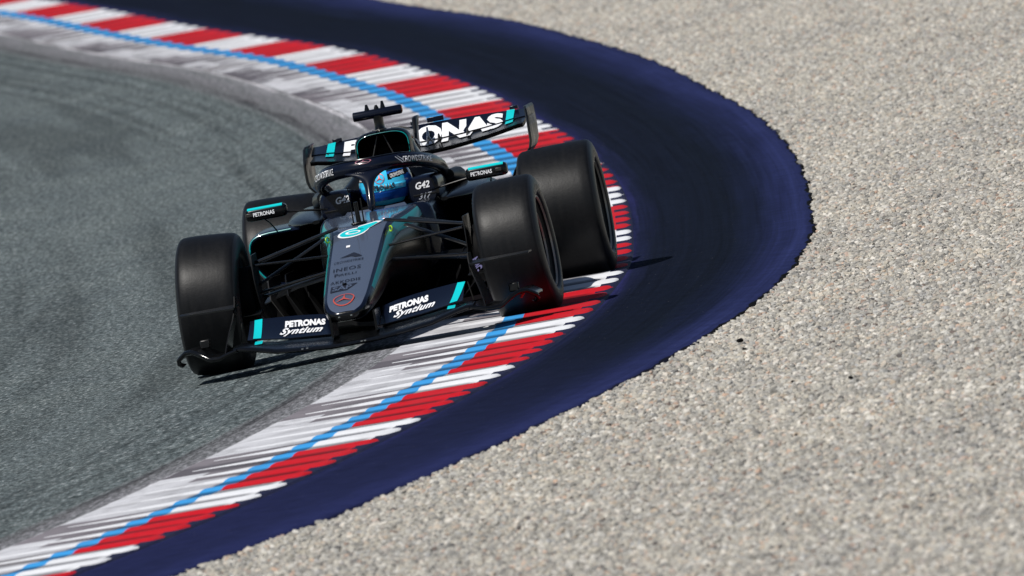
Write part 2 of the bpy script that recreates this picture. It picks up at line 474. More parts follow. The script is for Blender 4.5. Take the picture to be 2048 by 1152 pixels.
# the kerb: fingers of raised paint, six to a red-and-white block
CEN = [-34, -30.4, -26.9, -23.3, -19.8, -16.2, -13.1, -9.35, -5.8, -2.0, 2.4, 7.3, 12.4, 19.6, 26.3, 33.8, 41.2, 48.7, 55.3, 62.7, 70.8, 78.4, 85.6, 93, 100, 107, 114]
RED, WHT, BLU = (.56, .007, .015), (.80, .81, .84), (.045, .33, .74)
KA = .0115
def kerb():
    V = []; UV = []; valley_dark = []; wear = []; F = []; FC = []
    PH = [0, .06, .14, .21, .26, .32, .40, .50, .60, .68, .74, .79, .86, .94]     # nominal phases; .25-.75 is the ridge
    rows = []
    for b in range(len(CEN)-1):
        pitch = (CEN[b+1]-CEN[b])/6
        nr = 7 if CEN[b] > 9 else 6; pitch = (CEN[b+1]-CEN[b])/nr; wb = .215 if nr == 7 else .19
        for r in range(nr):
            for ph in PH:
                f = (r+ph+.03)/nr
                rows.append((CEN[b]+r*pitch, ph, f < wb or f > 1-wb-.01, b*7+r, pitch))
    rnd = random.Random(3)
    jit = {}
    def widths(y):
        a, b, c = w3(y), w2(y), w1(y)
        outer = [-.05, -.02, -.004, .008, .02, .034, .052, .08, .13, .20, .29, a]
        return outer+[a+(b-a)*.33, a+(b-a)*.67, b]+[b+(c-b)*t for t in (.06, .14, .25, .38, .52, .66, .8, .9, 1.0)]
    ncol = 24
    for (y0, ph, white, idx, pitch) in rows:
        if idx not in jit: jit[idx] = (rnd.uniform(-.016, .016), rnd.uniform(.85, 1.15), rnd.uniform(0, 1), rnd.uniform(.8, 1.15))
        je, jh, jr, jw = jit[idx]
        c1 = w1(y0)
        for c, w in enumerate(widths(y0)):
            t = w/c1
            hw = ip(t, [.05, .2, .5], [.325, .27, .225])*jw if t < .5 else .225*jw*max(.10, 1-(t-.5)/.42)       # half the ridge's width, as a share of the pitch
            tip = min(1., max(0., (w-.002-je*.5)/.042)); tip = math.sqrt(max(0, 1-(1-tip)**2))
            hw = max(.02, hw*tip)
            if ph < .25: p = ph/.25*(.5-hw)
            elif ph > .75: p = .5+hw+(ph-.75)/.25*(.5-hw)
            else: p = .5+(ph-.5)/.25*hw
            yy = y0+p*pitch
            q = max(0., 1-((ph-.5)/.25)**2) if .25 < ph < .75 else 0.
            amp = KA*jh*ip(t, [0, .1, .45, .75, .95, 1], [.9, 1, .8, .35, .12, 0])*(tip if w < .1 else 1)
            z = .004+amp*q**.6
            if w < -.01: z = -.016
            V.append(pt(yy, w, z)); UV.append((w, yy))
            inr = .25 <= ph <= .75 and tip > .05
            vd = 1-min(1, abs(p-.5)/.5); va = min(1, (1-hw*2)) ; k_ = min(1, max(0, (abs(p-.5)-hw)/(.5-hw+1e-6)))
            valley_dark.append(0.03 if inr else ((.50+.62*k_) if w < w2(y0)+.002 else ip(t, [.5, .85], [.55, .10])))  # outer paint darkest midway between ridges, nearly full colour on them
            if w < .012 or (w < .085 and not inr): valley_dark[-1] = .10
            wear.append(min(1, max(0, (w-w2(y0)+.02)/.2))*(.4+.6*jr)*ip(y0, [0, 25], [.45, 1.25]) if w > w2(y0) else .12)
    for i in range(len(rows)-1):
        y, ph, white, idx, pitch = rows[i]
        inr = .25 < ph+.03 and ph < .735
        for j in range(ncol-1):
            F.append((i*ncol+j, i*ncol+j+1, (i+1)*ncol+j+1, (i+1)*ncol+j))
            if j < 2 or (j < 7 and not inr): col = (.012, .014, .046)
            elif j < 11: col = WHT if white else RED
            elif j < 14: col = BLU
            else:
                # inner apron: old pale slabs alternating with worn mauve-grey ones; the ridges' crests stay white and taper out
                slab = ((idx*1.0-(j-14)*.20)/7.0+.25) % 1.0
                if inr and j < 21: col = (.76, .77, .80)
                elif slab < .55: col = (.66, .665, .70) if jit[idx][2] > .12 else (.26, .25, .26)
                else: col = (.235, .215, .235) if jit[idx][2] > .3 else (.13, .12, .135)
            FC.append(col)
    me = bpy.data.meshes.new("kerb"); me.from_pydata(V, [], F)
    uvl = me.uv_layers.new(name="strip")
    li = np.zeros(len(me.loops), int); me.loops.foreach_get("vertex_index", li)
    uvl.data.foreach_set("uv", np.array(UV)[li].ravel())
    ca = me.color_attributes.new("paint", 'FLOAT_COLOR', 'CORNER')
    ca.data.foreach_set("color", np.repeat(np.c_[np.array(FC), np.ones(len(FC))], 4, axis=0).ravel().astype(np.float32))
    for nm, arr in (("valley_dark", valley_dark), ("wear", wear)):
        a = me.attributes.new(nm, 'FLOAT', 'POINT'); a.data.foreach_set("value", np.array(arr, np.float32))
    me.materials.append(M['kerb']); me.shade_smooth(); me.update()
    bm = bmesh.new(); bm.from_mesh(me)
    if sum(f.normal.z for f in bm.faces[:200]) < 0: bmesh.ops.reverse_faces(bm, faces=bm.faces)
    bm.to_mesh(me); bm.free()
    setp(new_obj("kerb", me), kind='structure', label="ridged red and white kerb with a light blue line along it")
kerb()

# gravel: loose stones over the bed, uncountable
def stone_mesh(i):
    rr = random.Random(100+i)
    bm = bmesh.new(); bmesh.ops.create_icosphere(bm, subdivisions=1, radius=1)
    sx, sy, sz = rr.uniform(.8, 1.3), rr.uniform(.7, 1.05), rr.uniform(.6, .95)
    for v in bm.verts:
        k = rr.uniform(.78, 1.18); v.co = (v.co.x*sx*k, v.co.y*sy*k, v.co.z*sz*k)
    me = bpy.data.meshes.new("stone"); bm.to_mesh(me); bm.free(); me.materials.append(M['stone'])
    return bpy.data.objects.new("stone", me)
sc = bpy.data.collections.new("stones")
for i in range(9): sc.objects.link(stone_mesh(i))
def gravel_bed():
    V, F = [], []
    ys = list(np.arange(-34, 64, .5)); nx = 14
    rr = random.Random(5)
    for y in ys:
        w = wp(y)
        # right-hand limit of what the lens and a step to either side can see
        xr = ip(y, [-34, -16, 0, 34, 64], [6.2, 6.0, 5.0, 3.4, 1.6])+.6
        xl = kx(y)+w+.012+.014*math.sin(y*2.3)*math.sin(y*.77+1)
        for j in range(nx):
            t = j/(nx-1); x = xl+(xr-xl)*t
            z = -.012+.018*math.sin(x*2.1+y*.7)*math.sin(y*.9+x)+.010*math.sin(x*5+y*2.3) if j > 1 else -.006
            V.append((x, y, z-.016))
    for i in range(len(ys)-1):
        for j in range(nx-1): F.append((i*nx+j, i*nx+j+1, (i+1)*nx+j+1, (i+1)*nx+j))
    me = bpy.data.meshes.new("gravel"); me.from_pydata(V, [], F); me.materials.append(M['gravel']); me.materials.append(M['stone']); me.shade_smooth(); me.update()
    o = new_obj("gravel", me); setp(o, label="pale grey gravel trap of small loose stones beyond the navy run-off", category="gravel", kind='stuff')
    ng = bpy.data.node_groups.new("scatter", 'GeometryNodeTree')
    ng.interface.new_socket("Geometry", in_out='INPUT', socket_type='NodeSocketGeometry')
    ng.interface.new_socket("Geometry", in_out='OUTPUT', socket_type='NodeSocketGeometry')
    nd = ng.nodes; gi = nd.new("NodeGroupInput"); go = nd.new("NodeGroupOutput")
    ds = nd.new("GeometryNodeDistributePointsOnFaces"); ds.inputs["Density"].default_value = 1350; ds.inputs["Seed"].default_value = 3
    ci = nd.new("GeometryNodeCollectionInfo"); ci.inputs["Collection"].default_value = sc; ci.inputs["Separate Children"].default_value = True; ci.inputs["Reset Children"].default_value = True
    ins = nd.new("GeometryNodeInstanceOnPoints"); ins.inputs["Pick Instance"].default_value = True
    rv = nd.new("FunctionNodeRandomValue"); rv.data_type = 'FLOAT_VECTOR'; rv.inputs[0].default_value = (0, 0, 0); rv.inputs[1].default_value = (.7, .7, 6.283)
    rs = nd.new("FunctionNodeRandomValue"); rs.data_type = 'FLOAT'; rs.inputs[2].default_value = 0; rs.inputs[3].default_value = 1; rs.inputs["Seed"].default_value = 9
    pw = nd.new("ShaderNodeMath"); pw.operation = 'POWER'; pw.inputs[1].default_value = 2.2
    ml = nd.new("ShaderNodeMath"); ml.operation = 'MULTIPLY_ADD'; ml.inputs[1].default_value = .0160; ml.inputs[2].default_value = .0065
    jn = nd.new("GeometryNodeJoinGeometry"); lk = ng.links.new
    lk(gi.outputs[0], ds.inputs[0]); lk(ds.outputs[0], ins.inputs["Points"]); lk(ci.outputs[0], ins.inputs["Instance"])
    lk(rv.outputs[0], ins.inputs["Rotation"]); lk(rs.outputs[1], pw.inputs[0]); lk(pw.outputs[0], ml.inputs[0]); lk(ml.outputs[0], ins.inputs["Scale"])
    lk(ins.outputs[0], jn.inputs[0]); lk(gi.outputs[0], jn.inputs[0]); lk(jn.outputs[0], go.inputs[0])
    md = o.modifiers.new("scatter", 'NODES'); md.node_group = ng
gravel_bed()

# ------------------------------------------------------------------ the racing car
car = bpy.data.objects.new("race_car", None); COL.objects.link(car)
setp(car, "black open-wheel racing car with silver nose, riding the red and white kerb", "racing car")
LIFT = 0.0

# wheels -----------------------------------------------------------
def tyre_mesh(hw, R):
    k = hw/.14; e = hw-.14
    half = [(.0, R), (.05*k, R-.0006), (.085*k, R-.002), (e+.108, R-.005), (e+.122, R-.012), (e+.132, R-.024), (e+.139, R-.042), (e+.143, R-.062), (e+.144, R-.082), (e+.1415, R-.098), (e+.136, R-.109), (e+.126, R-.116), (e+.115, R-.120)]
    prof = [(-x, r) for x, r in half[::-1]]+half[1:]
    mb = MB(); n = len(prof)
    mb.lathe(prof, 96, mfn=lambda i, j: 1 if (i < 8 or i > n-10) else 0)
    return mb
def rim_mesh(hw):
    e = hw-.14; mb = MB()
    mb.lathe([(e+.117, .238), (e+.130, .236), (e+.131, .230), (e+.122, .226)], 96, mi=1)
    mb.lathe([(e+.122, .226), (e+.112, .222), (e+.106, .200), (e+.098, .176)], 96, mi=0)
    mb.lathe([(e+.098, .176), (e+.104, .175), (e+.104, .170), (e+.096, .168)], 96, mi=1)
    mb.lathe([(e+.096, .168), (e+.03, .15), (e-.01, .10), (e+.005, .055), (e+.03, .05), (e+.034, .036)], 64, mi=0)
    for q in range(12):
        a = q*math.pi/6
        ca, sa = math.cos(a), math.sin(a)
        mb.tube([(e+.02, .05*ca, .05*sa), (e+.040, .11*ca, .11*sa), (e+.085, .168*ca, .168*sa)], [.014, .009, .010], 6)
    mb.lathe([(-hw+.02, .238), (-hw+.02, .20), (-hw+.03, .0001)], 48, mi=0)   # inner brake drum face
    return mb
def make_wheel(hw, R, label):
    w = rim_mesh(hw).build("wheel", ['rim', 'rimedge'], car, tilt=False); w['label'] = label
    t = tyre_mesh(hw, R).build("tyre", ['tyre', 'side'], w, tilt=False)
    e = hw-.14
    nb = MB(); nb.lathe([(e+.03, .0385), (e+.055, .034), (e+.072, .022), (e+.074, .0001)], 6, mi=0)
    nb.build("wheel_nut", 'metal', w, tilt=False, smooth=20)
    # maker's ring of lettering on the sidewall, worn dark
    for a0, s in ((90, "PIRELLI"), (270, "P ZERO")):
        def fn(u, v, a0=a0):
            a = math.radians(a0+26-u*52); r = .262+v*.030
            return (e+.1455-.0, -r*math.cos(a), r*math.sin(a))
        letters(s, fn, 'grey', w, .02, cuts=8, tilt=False)
    return w
def put(w, x, y, z, camber, steer, side):
    w.location = (x, y, z); s = 1 if side > 0 else -1
    # mirror by turning round; lean the top inwards
    Rz = Matrix.Rotation(0 if side > 0 else math.pi, 4, 'Z')
    Mx = Matrix.Rotation(steer, 4, 'Z') @ Matrix.Rotation(-camber*s, 4, 'Y') @ Rz
    w.rotation_euler = Mx.to_euler()
def dup_tree(o, parent):
    c = o.copy(); COL.objects.link(c); c.parent = parent
    for ch in list(o.children):
        d = ch.copy(); COL.objects.link(d); d.parent = c
    return c
wf = make_wheel(.160, .358, "narrow front wheel"); wf2 = dup_tree(wf, car)
wr = make_wheel(.203, .360, "wide rear wheel"); wr2 = dup_tree(wr, car)
put(wf, .792, 0, .346, math.radians(3.4), math.radians(-1.6), 1)
put(wf2, -.786, 0, .315, math.radians(3.4), math.radians(-1.6), -1)
put(wr, .748, 3.4, .345, math.radians(1.8), 0, 1)
put(wr2, -.748, 3.4, .318, math.radians(1.8), 0, -1)

# nose and chassis -------------------------------------------------
def zt(y): return ip(y, [-1.165, -1.15, -1.05, .25, .9], [.205, .222, .272, .585, .624])
def ws(y): return ip(y, [-1.16, -1.15, -1.12, -1.07, -1.0, -.8, -.4, 0, .2, .4, .6, .75, .9], [.022, .052, .080, .098, .106, .112, .124, .132, .142, .168, .205, .225, .235])
def tw(y): return ip(y, [-1.1, -.8, -.3, 0, .25, .4, .6, .9], [.003, .014, .020, .025, .032, .036, .034, .02])
def wsd(y): return ws(y)+.010+tw(y)+ip(y, [-1.16, -1, 0, .5, .9], [.002, .003, .010, .02, .02])
def zb(y): return ip(y, [-1.165, -1.1, -.5, 0, .5, .9, 1.9], [.172, .165, .21, .29, .25, .13, .08])
def half(y):
    t, a, w, b = zt(y), ws(y), wsd(y), zb(y); h = t-b
    th = ip(y, [-1.16, -.9, -.3, .2, .5, .9], [.003, .022, .038, .055, .060, .02])
    d0 = ip(y, [-1.16, -1.0, 0, .9], [.004, .008, .012, .012])
    return [(0, t), (a*.62, t-.0015), (a, t-d0*.6), (a+.010, t-d0*1.3), (a+.010+tw(y), t-d0*1.3-th), (w, t-h*.42), (w*.93, b+h*.16), (w*.62, b), (0, b)]
def ringof(hp, y): return [(x, y, z) for x, z in hp]+[(-x, y, z) for x, z in hp[-2:0:-1]]
ys = [-1.16, -1.152, -1.14, -1.12, -1.09, -1.05, -.97, -.85, -.65, -.4, -.2, 0, .12, .25, .38, .5, .62, .75, .86, .93]
def nm(i, j):
    if j < 0: return 2
    k = j if j < 8 else 15-j
    if k <= 1: return 0 if i >= 1 else 2
    if k == 2: return 1
    if k == 3: return 3 if 6 < i < 18 else 1
    return 2
mb = MB(); mb.loft([ringof(half(y), y) for y in ys], mfn=nm)
nose = mb.build("nose", ['silver', 'navy', 'black', 'teal'], car, sub=2)
nose.location.x = -.014; nose['label'] = "silver topped nose with teal edges"
# marks on the nose
def nz(x, y, e=.0022):
    a = ws(y); f = min(1, max(0, (abs(x)/a-.45)/.55)); return zt(y)-.0035*f*f+e
def nf(x0, x1, y0, y1, skew=0.0):
    # u across, v from the near end (y0) towards the cockpit (y1)
    return lambda u, v: (x0+(x1-x0)*u, y0+(y1-y0)*v+skew*u, nz(x0+(x1-x0)*u, y0+(y1-y0)*v+skew*u))
shape(starpolys(), lambda u, v: (-.066+.112*u, -1.108+.15*v, nz(-.066+.112*u, -1.108+.15*v, .0035)), 'emblem', nose, "emblem")
letters("SAP", nf(-.080, .020, -.872, -.800), 'silver', nose, .03)
shape([[(0, 0), (.80, 0), (1.25, 1), (0, 1)]], lambda u, v: (-.090+.11*u, -.885+.098*v, nz(-.09+.11*u, -.885+.098*v, .0012)), 'darktext', nose, "badge")
letters("AKKODIS", nf(-.098, .058, -.745, -.700), 'darktext', nose, .01, 1.1)
letters("IRELLI", nf(-.062, .030, -.620, -.585), 'darktext', nose, .0); letters("P", nf(-.084, -.066, -.620, -.572), 'darktext', nose, .02)
letters("INEOS", nf(-.095, .048, -.535, -.478), 'darktext', nose, .0, 1.1)
letters("CROWDSTRIKE", nf(-.100, .055, -.395, -.358), 'darktext', nose, .0)
shape([[(0, .25), (.5, .35), (.7, .05), (1, .0), (.85, .45), (.6, 1), (.3, .6)]], lambda u, v: (-.075+.12*u, -.325+.085*v, nz(-.075+.12*u, -.325+.085*v)), 'darktext', nose, "bird_mark")
# the big number: white-edged teal figure six lying back along the nose
def sixf(e): return lambda x, y: (x, y, nz(x, y, e))
def drop(cx, cy, rx, ry, tail, gx, gy):
    P = []
    for k in range(30):
        a = math.radians(22+k*(316/29)); P.append((cx+rx*math.cos(a), cy+ry*math.sin(a)))
    return P
def six(grow, e, mat):
    cx, cy, rx, ry = -.030, .115, .066+grow, .060+grow*1.6
    P = [(cx+rx*math.cos(math.radians(a))+(.14*ry*math.sin(math.radians(a))), cy+ry*math.sin(math.radians(a))) for a in range(35, 360-20, 9)]
    P += [(.043+grow*.7, cy+ry*.10), (.050+grow*.6, cy+ry*.45), (.098+grow*1.6, .222+grow*2), (.085, .236+grow*2.2), (-.005, cy+ry+.022)]
    mb = MB(); c = (cx+.01, cy)
    for k in range(len(P)):
        a, b = P[k], P[(k+1) % len(P)]
        mb.add([sixf(e)(*c), sixf(e)(*a), sixf(e)(*b)], [(0, 1, 2)])
    return mb.build("race_number", mat, nose, smooth=0)
six(.011, .0018, 'white'); six(0, .003, 'tealbright')
shape([circ(-.028, .113, .040, .030)], sixf(.0042), 'white', nose, "race_number")
shape([circ(-.026, .112, .028, .018)], sixf(.0054), 'tealbright', nose, "race_number")
shape([[(0, 0), (1, .0), (1, 1), (0, 1)]], nf(-.050, -.030, -.135, -.10), 'white', nose, "sensor_mark")
mb = MB(); mb.tube([(-.020, -.785, zt(-.785)+.001), (-.020, -.783, zt(-.785)+.007)], .012, 10); mb.build("camera_lens", 'black', nose)
mb = MB(); mb.tube([(-.019, -.79, zt(-.785)+.007), (-.019, -.79, zt(-.785)+.010)], .004, 8); mb.build("camera_lens", 'metal', nose)
for x in (-.035, .028):
    mb = MB(); mb.box((x, -1.168, .195), (.010, .006, .006)); mb.build("fastener", 'metal', nose)
for s in (-1, 1):
    mb = MB(); mb.tube([(s*(ws(.2)+.024+.008*math.cos(k*math.pi/5)), .13-.01*math.cos(k*math.pi/5), zt(.17)-.026+.014*math.sin(k*math.pi/5)) for k in range(11)], .0036, 8)
    mb.build("lime_stripe", 'lime', nose)

# cockpit tub ------------------------------------------------------
mb = MB()
def tub(y):
    w = ip(y, [.9, 1.2, 1.9], [.315, .335, .30]); o = ip(y, [.9, 1.0, 1.15, 1.7, 1.9], [.10, .185, .225, .225, .17]); t = ip(y, [.9, 1.2, 1.9], [.618, .615, .64]); b = zb(y)
    hp = [(0, b), (w*.8, b), (w, b+.15), (w, t-.12), (w-.03, t-.02), (w-.06, t), (o+.012, t+.002), (o, t-.012), (o-.004, t-.2), (o*.8, b+.04), (0, b+.03)]
    return [(x, y, z) for x, z in hp]+[(-x, y, z) for x, z in hp[-2:0:-1]]
mb.loft([tub(y) for y in (.90, .96, 1.05, 1.2, 1.5, 1.75, 1.9)])
mb.build("cockpit", 'navy', car, sub=1)
# wind deflector lip in front of the driver, catching the sky
rows = []
for i in range(13):
    a = math.radians(-78+13*i); x = .16*math.sin(a); y = 1.06-.16*math.cos(a)
    rows.append([(x*1.05, y-.02, .612), (x*1.0, y, .621), (x*.96, y+.012, .628)])
mb = MB(); mb.slab(rows, .004); mb.build("wind_deflector", 'silver', car)
# headrest blocks with lettering
for s in (-1, 1):
    mb = MB(); rings = []
    for y, xi, xo, z0, z1 in ((1.30, .160, .295, .60, .722), (1.315, .152, .312, .59, .732), (1.45, .152, .330, .58, .737), (1.7, .13, .32, .58, .715), (1.9, .05, .20, .58, .70)):
        cx, rx, cz, rz = (xi+xo)/2, (xo-xi)/2, (z0+z1)/2, (z1-z0)/2
        rings.append([(s*(cx+rx*np.sign(math.cos(a))*abs(math.cos(a))**.5), y, cz+rz*np.sign(math.sin(a))*abs(math.sin(a))**.5) for a in [k*2*math.pi/20 for k in range(20)]])
    mb.loft(rings); h = mb.build("headrest", 'navy', car)
    x0 = .190 if s > 0 else -.232
    letters("G42", quadfn((x0, 1.296, .668), (x0+.076, 1.296, .670), (x0, 1.297, .704), shear=.1), 'white', h, .03)
    if s > 0: letters("317", quadfn((.200, 1.296, .614), (.262, 1.296, .618), (.200, 1.297, .642), shear=.2), 'greytext', h, .02)
    mb = MB(); mb.box((s*.235, 1.296, .640), (.12, .004, .003)); mb.build("seam", 'grey', h)
mb = MB(); mb.loft([[(.16*math.cos(a), y,   .63+.18*math.sin(a)) for a in [k*2*math.pi/24 for k in range(24)]] for y in (1.80, 1.92)]); mb.build("head_surround", 'void', car)
mb = MB(); mb.tube([(0, .80, .50), (0, .93, .545)], .02, 10)
mb.box((0, .945, .55), (.20, .03, .10)); mb.tube([(-.13, .93, .60), (-.14, .935, .55), (-.12, .94, .50)], .014, 8); mb.tube([(.13, .93, .60), (.14, .935, .55), (.12, .94, .50)], .014, 8)
mb.build("steering_wheel", 'matte', car)

# halo -------------------------------------------------------------
HP = [(0, .955, .846), (.09, .975, .846), (.175, 1.035, .841), (.238, 1.14, .827), (.280, 1.27, .806), (.304, 1.42, .783), (.311, 1.58, .757), (.306, 1.74, .715), (.29, 1.86, .655), (.28, 1.92, .60)]
hpath = [Vector(p) for p in cr([(-p[0], p[1], p[2]) for p in HP[:0:-1]]+HP, 4)]
def hr(i):
    t = abs(i/(len(hpath)-1)-.5)*2
    return ip(t, [0, .1, .3, .6, 1], [.034, .034, .034, .033, .034])
mb = MB(); mb.tube(hpath, [hr(i) for i in range(len(hpath))], 20, flat=1.16)
halo = mb.build("halo", 'navy', car)
# thin winglet lip along the hoop's upper front
mb = MB(); mb.tube([p+Vector((0, -.006, .041)) for p in hpath[12:-12]], .0055, 8, flat=.7); mb.build("halo_fairing", 'black', halo)
def halo_pt(s, ang, e=.0025):
    # s: x position across the hoop's front half, ang: degrees up round the section from facing forwards
    hs = [p for p in hpath if p.y < 1.6]; i = min(range(len(hs)-1), key=lambda k: abs((hs[k].x+hs[k+1].x)/2-s))
    f = (s-hs[i].x)/(hs[i+1].x-hs[i].x+1e-9); p = hs[i].lerp(hs[i+1], f); t = (hs[i+1]-hs[i]).normalized()
    a = t.cross(Vector((0, 0, 1))).normalized(); u = a.cross(t).normalized()
    if a.y > 0: a = -a
    r = .034+e; g = math.radians(ang)
    return p+a*(r*math.cos(g))+u*(r*1.16*math.sin(g))*(1 if u.z > 0 else -1)
letters("CROWDSTRIKE", lambda u, v: halo_pt(.158+.115*u, -12+v*38, .006), 'white', halo, .005, cuts=10)
letters("CROWDSTRIKE", lambda u, v: halo_pt(-.268+.112*u, -14+v*42, .006), 'white', halo, .01, cuts=10)
shape([[(0, .9), (.1, 1), (1, .1), (.9, 0)], [(.3, 1), (.4, 1), (1.1, .4), (1.0, .3)]], lambda u, v: halo_pt(.130+.03*u, -16+v*52, .005), 'greytext', halo, "bird_mark")
shape(starpolys(), lambda u, v: halo_pt(-.05+.075*u, 22+v*40, .004), 'emblem_dim', halo, "emblem")
mb = MB(); pr = []
for y, z, hw_, hd in ((.835, .615, .024, .055), (.862, .69, .021, .040), (.885, .740, .023, .034), (.910, .775, .033, .032), (.930, .800, .062, .03), (.942, .818, .115, .024), (.955, .832, .15, .018)):
    pr.append([(hw_*math.cos(a), y+hd*math.sin(a), z) for a in [k*2*math.pi/18 for k in range(18)]])
mb.loft(pr); mb.build("halo_pillar", 'navy', halo, sub=1)
# rain-light-like clamps where the hoop meets the body
for s in (-1, 1):
    mb = MB(); mb.tube([(s*.335, 1.70, .70), (s*.36, 1.86, .68), (s*.36, 2.02, .62)], [.030, .052, .045], 12); mb.build("halo_mount", 'carbon', halo)

# engine cover and air intake ---------------------------------------
def dome(y, hw_, top, bot, sc_=1.0, cx=-.004, n=28):
    cz = bot+(top-bot)*.45; P = []
    for k in range(n):
        a = -math.pi/2+k*2*math.pi/n; ex = .62 if math.sin(a) > 0 else .45
        P.append((cx+hw_*sc_*np.sign(math.cos(a))*abs(math.cos(a))**ex, y, cz+((top-cz) if math.sin(a) > 0 else (cz-bot))*sc_*np.sign(math.sin(a))*abs(math.sin(a))**ex))
    return P
mb = MB()
mb.loft([dome(2.02, .152, .985, .79), dome(1.965, .150, .986, .80), dome(1.940, .143, .978, .81), dome(1.950, .134, .968, .825), dome(1.97, .128, .962, .83), dome(1.993, .122, .955, .832)], mfn=lambda i, j: 0 if i < 3 else 1)
ai = mb.build("air_intake", ['black', 'void'], car)
mb = MB(); mb.tube([Vector(p)+Vector((0, -.002, 0)) for p in dome(1.948, .137, .971, .82)[4:25]], .0028, 6); mb.build("intake_trim", 'teal', ai)
for dx in (-.055, .035):
    mb = MB(); mb.tube([(dx*.3-.01, 1.985, .965), (dx*1.3, 1.975, .84)], .0035, 6); mb.build("intake_strut", 'grey', ai)
mb = MB(); rg = []
for y, top, a, b, zb_, c, zc, zd in ((2.0, .984, .148, .185, .78, .29, .68, .40), (2.2, .978, .138, .19, .78, .36, .665, .36), (2.45, .955, .115, .155, .76, .42, .62, .3), (2.8, .895, .085, .13, .68, .40, .55, .25), (3.2, .79, .06, .10, .58, .30, .46, .22), (3.6, .66, .035, .07, .48, .18, .38, .2), (3.85, .52, .02, .05, .42, .10, .34, .22)):
    hp = [(0, top), (a*.6, top-.012), (a*.95, top-.05), (a*1.03, top-.10), (b, zb_), (c*.8, (zb_+zc)/2-.02), (c, zc), (c*1.02, (zc+zd)/2), (c*.8, zd), (0, zd)]
    rg.append([(x-.003, y, z) for x, z in hp]+[(-x-.003, y, z) for x, z in hp[-2:0:-1]])
mb.loft(rg); ec = mb.build("engine_cover", 'black', car, sub=2)
mb = MB(); mb.slab([[(-.003, y, z) for z in (z0,)]+[(.003, y, z0)] for y, z0 in ((2.5, .97), (2.9, .955), (3.3, .93), (3.6, .90))], .14); mb.build("fin", 'black', ec)
mb = MB(); mb.tube([(.095, 2.02, .968), (.125, 2.05, .945), (.142, 2.1, .91)], .004, 6); mb.build("orange_stripe", 'orange', ec)
letters("PETRONAS", lambda u, v: (.158-.004*u-.012*v, 2.16+.30*u, .872+.032*v-.03*u), 'white', ec, .03)
# T-camera on its post
mb = MB(); rg = []
for z, rx, ry in ((.972, .042, .06), (.985, .029, .05), (1.01, .025, .045), (1.045, .026, .045), (1.06, .036, .045)):
    rg.append([(-.013+rx*math.cos(a), 2.04+ry*math.sin(a), z) for a in [k*2*math.pi/16 for k in range(16)]])
mb.loft(rg); cp = mb.build("camera_pod", 'black', car)
mb = MB(); mb.tube([(-.140, 2.02, 1.072), (-.137, 2.02, 1.072), (.112, 2.02, 1.072), (.119, 2.02, 1.072)], [.021, .0245, .0245, .021], 18); mb.build("camera_housing", 'navy', cp)
mb = MB(); mb.tube([(.1195, 2.02, 1.072), (.1215, 2.02, 1.072)], .0165, 14); mb.build("camera_lens", 'orange', cp)
for x, h_ in ((-.062, .034), (-.012, .024), (.022, .040)):
    mb = MB(); mb.tube([(x, 2.02, 1.085), (x, 2.02, 1.10), (x, 2.02, 1.092+h_)], [.015, .013, .006], 10); mb.build("antenna", 'black', cp)
mb = MB(); mb.box((-.013, 2.0, .983), (.075, .05, .012)); mb.build("camera_base", 'carbon', cp, bevel=.003)

# sidepods ----------------------------------------------------------
def pod(s):
    def ring(y, xi, xo, z0, z1, e=.42):
        cx, rx, cz, rz = (xi+xo)/2, (xo-xi)/2, (z0+z1)/2, (z1-z0)/2; P = []
        for k in range(32):
            a = k*2*math.pi/32; x = cx+rx*np.sign(math.cos(a))*abs(math.cos(a))**e; z = cz+rz*np.sign(math.sin(a))*abs(math.sin(a))**e
            if z < cz and x > cx: x -= (x-cx)*.38*((cz-z)/rz)       # undercut
            P.append((s*x, y, z))
        return P
    mb = MB()
    mb.loft([ring(1.85, .27, .66, .33, .52), ring(1.45, .28, .705, .325, .556), ring(1.415, .275, .714, .315, .566), ring(1.405, .268, .722, .305, .575), ring(1.415, .262, .730, .297, .583), ring(1.50, .25, .742, .28, .592), ring(1.75, .22, .752, .22, .602), ring(2.1, .18, .745, .16, .592), ring(2.5, .13, .66, .11, .535), ring(2.9, .08, .48, .09, .45), ring(3.25, .05, .26, .09, .34)],
            mfn=lambda i, j: 1 if i < 2 or j < 0 else 0)
    p = mb.build("sidepod", ['navy', 'void'], car)
    r = ring(1.412, .264, .727, .300, .580)
    mb = MB(); mb.tube([Vector(q)+Vector((0, -.004, .004)) for q in r[30:]+r[:9]] , .0045, 6); mb.build("pod_trim", 'teal', p)
    mb = MB(); mb.slab([[(s*x, y, .603+.004*math.sin(y*3)) for x in (.30, .52)] for y in (1.56, 1.62)], .003); mb.build("cooling_louvre", 'grey', p)
    return p
pr_ = pod(1); pl_ = pod(-1)
# inner shoulder fairing between cockpit and sidepod
for s in (-1, 1):
    mb = MB(); mb.loft([[(s*(cx+rx*math.cos(a)), y, cz+rz*math.sin(a)) for a in [k*2*math.pi/20 for k in range(20)]] for y, cx, rx, cz, rz in ((1.22, .34, .02, .60, .01), (1.32, .36, .07, .595, .028), (1.6, .40, .13, .59, .05), (2.0, .40, .17, .58, .08), (2.4, .36, .16, .54, .1), (2.8, .28, .12, .48, .08))])
    mb.build("shoulder_fairing", 'black', car)

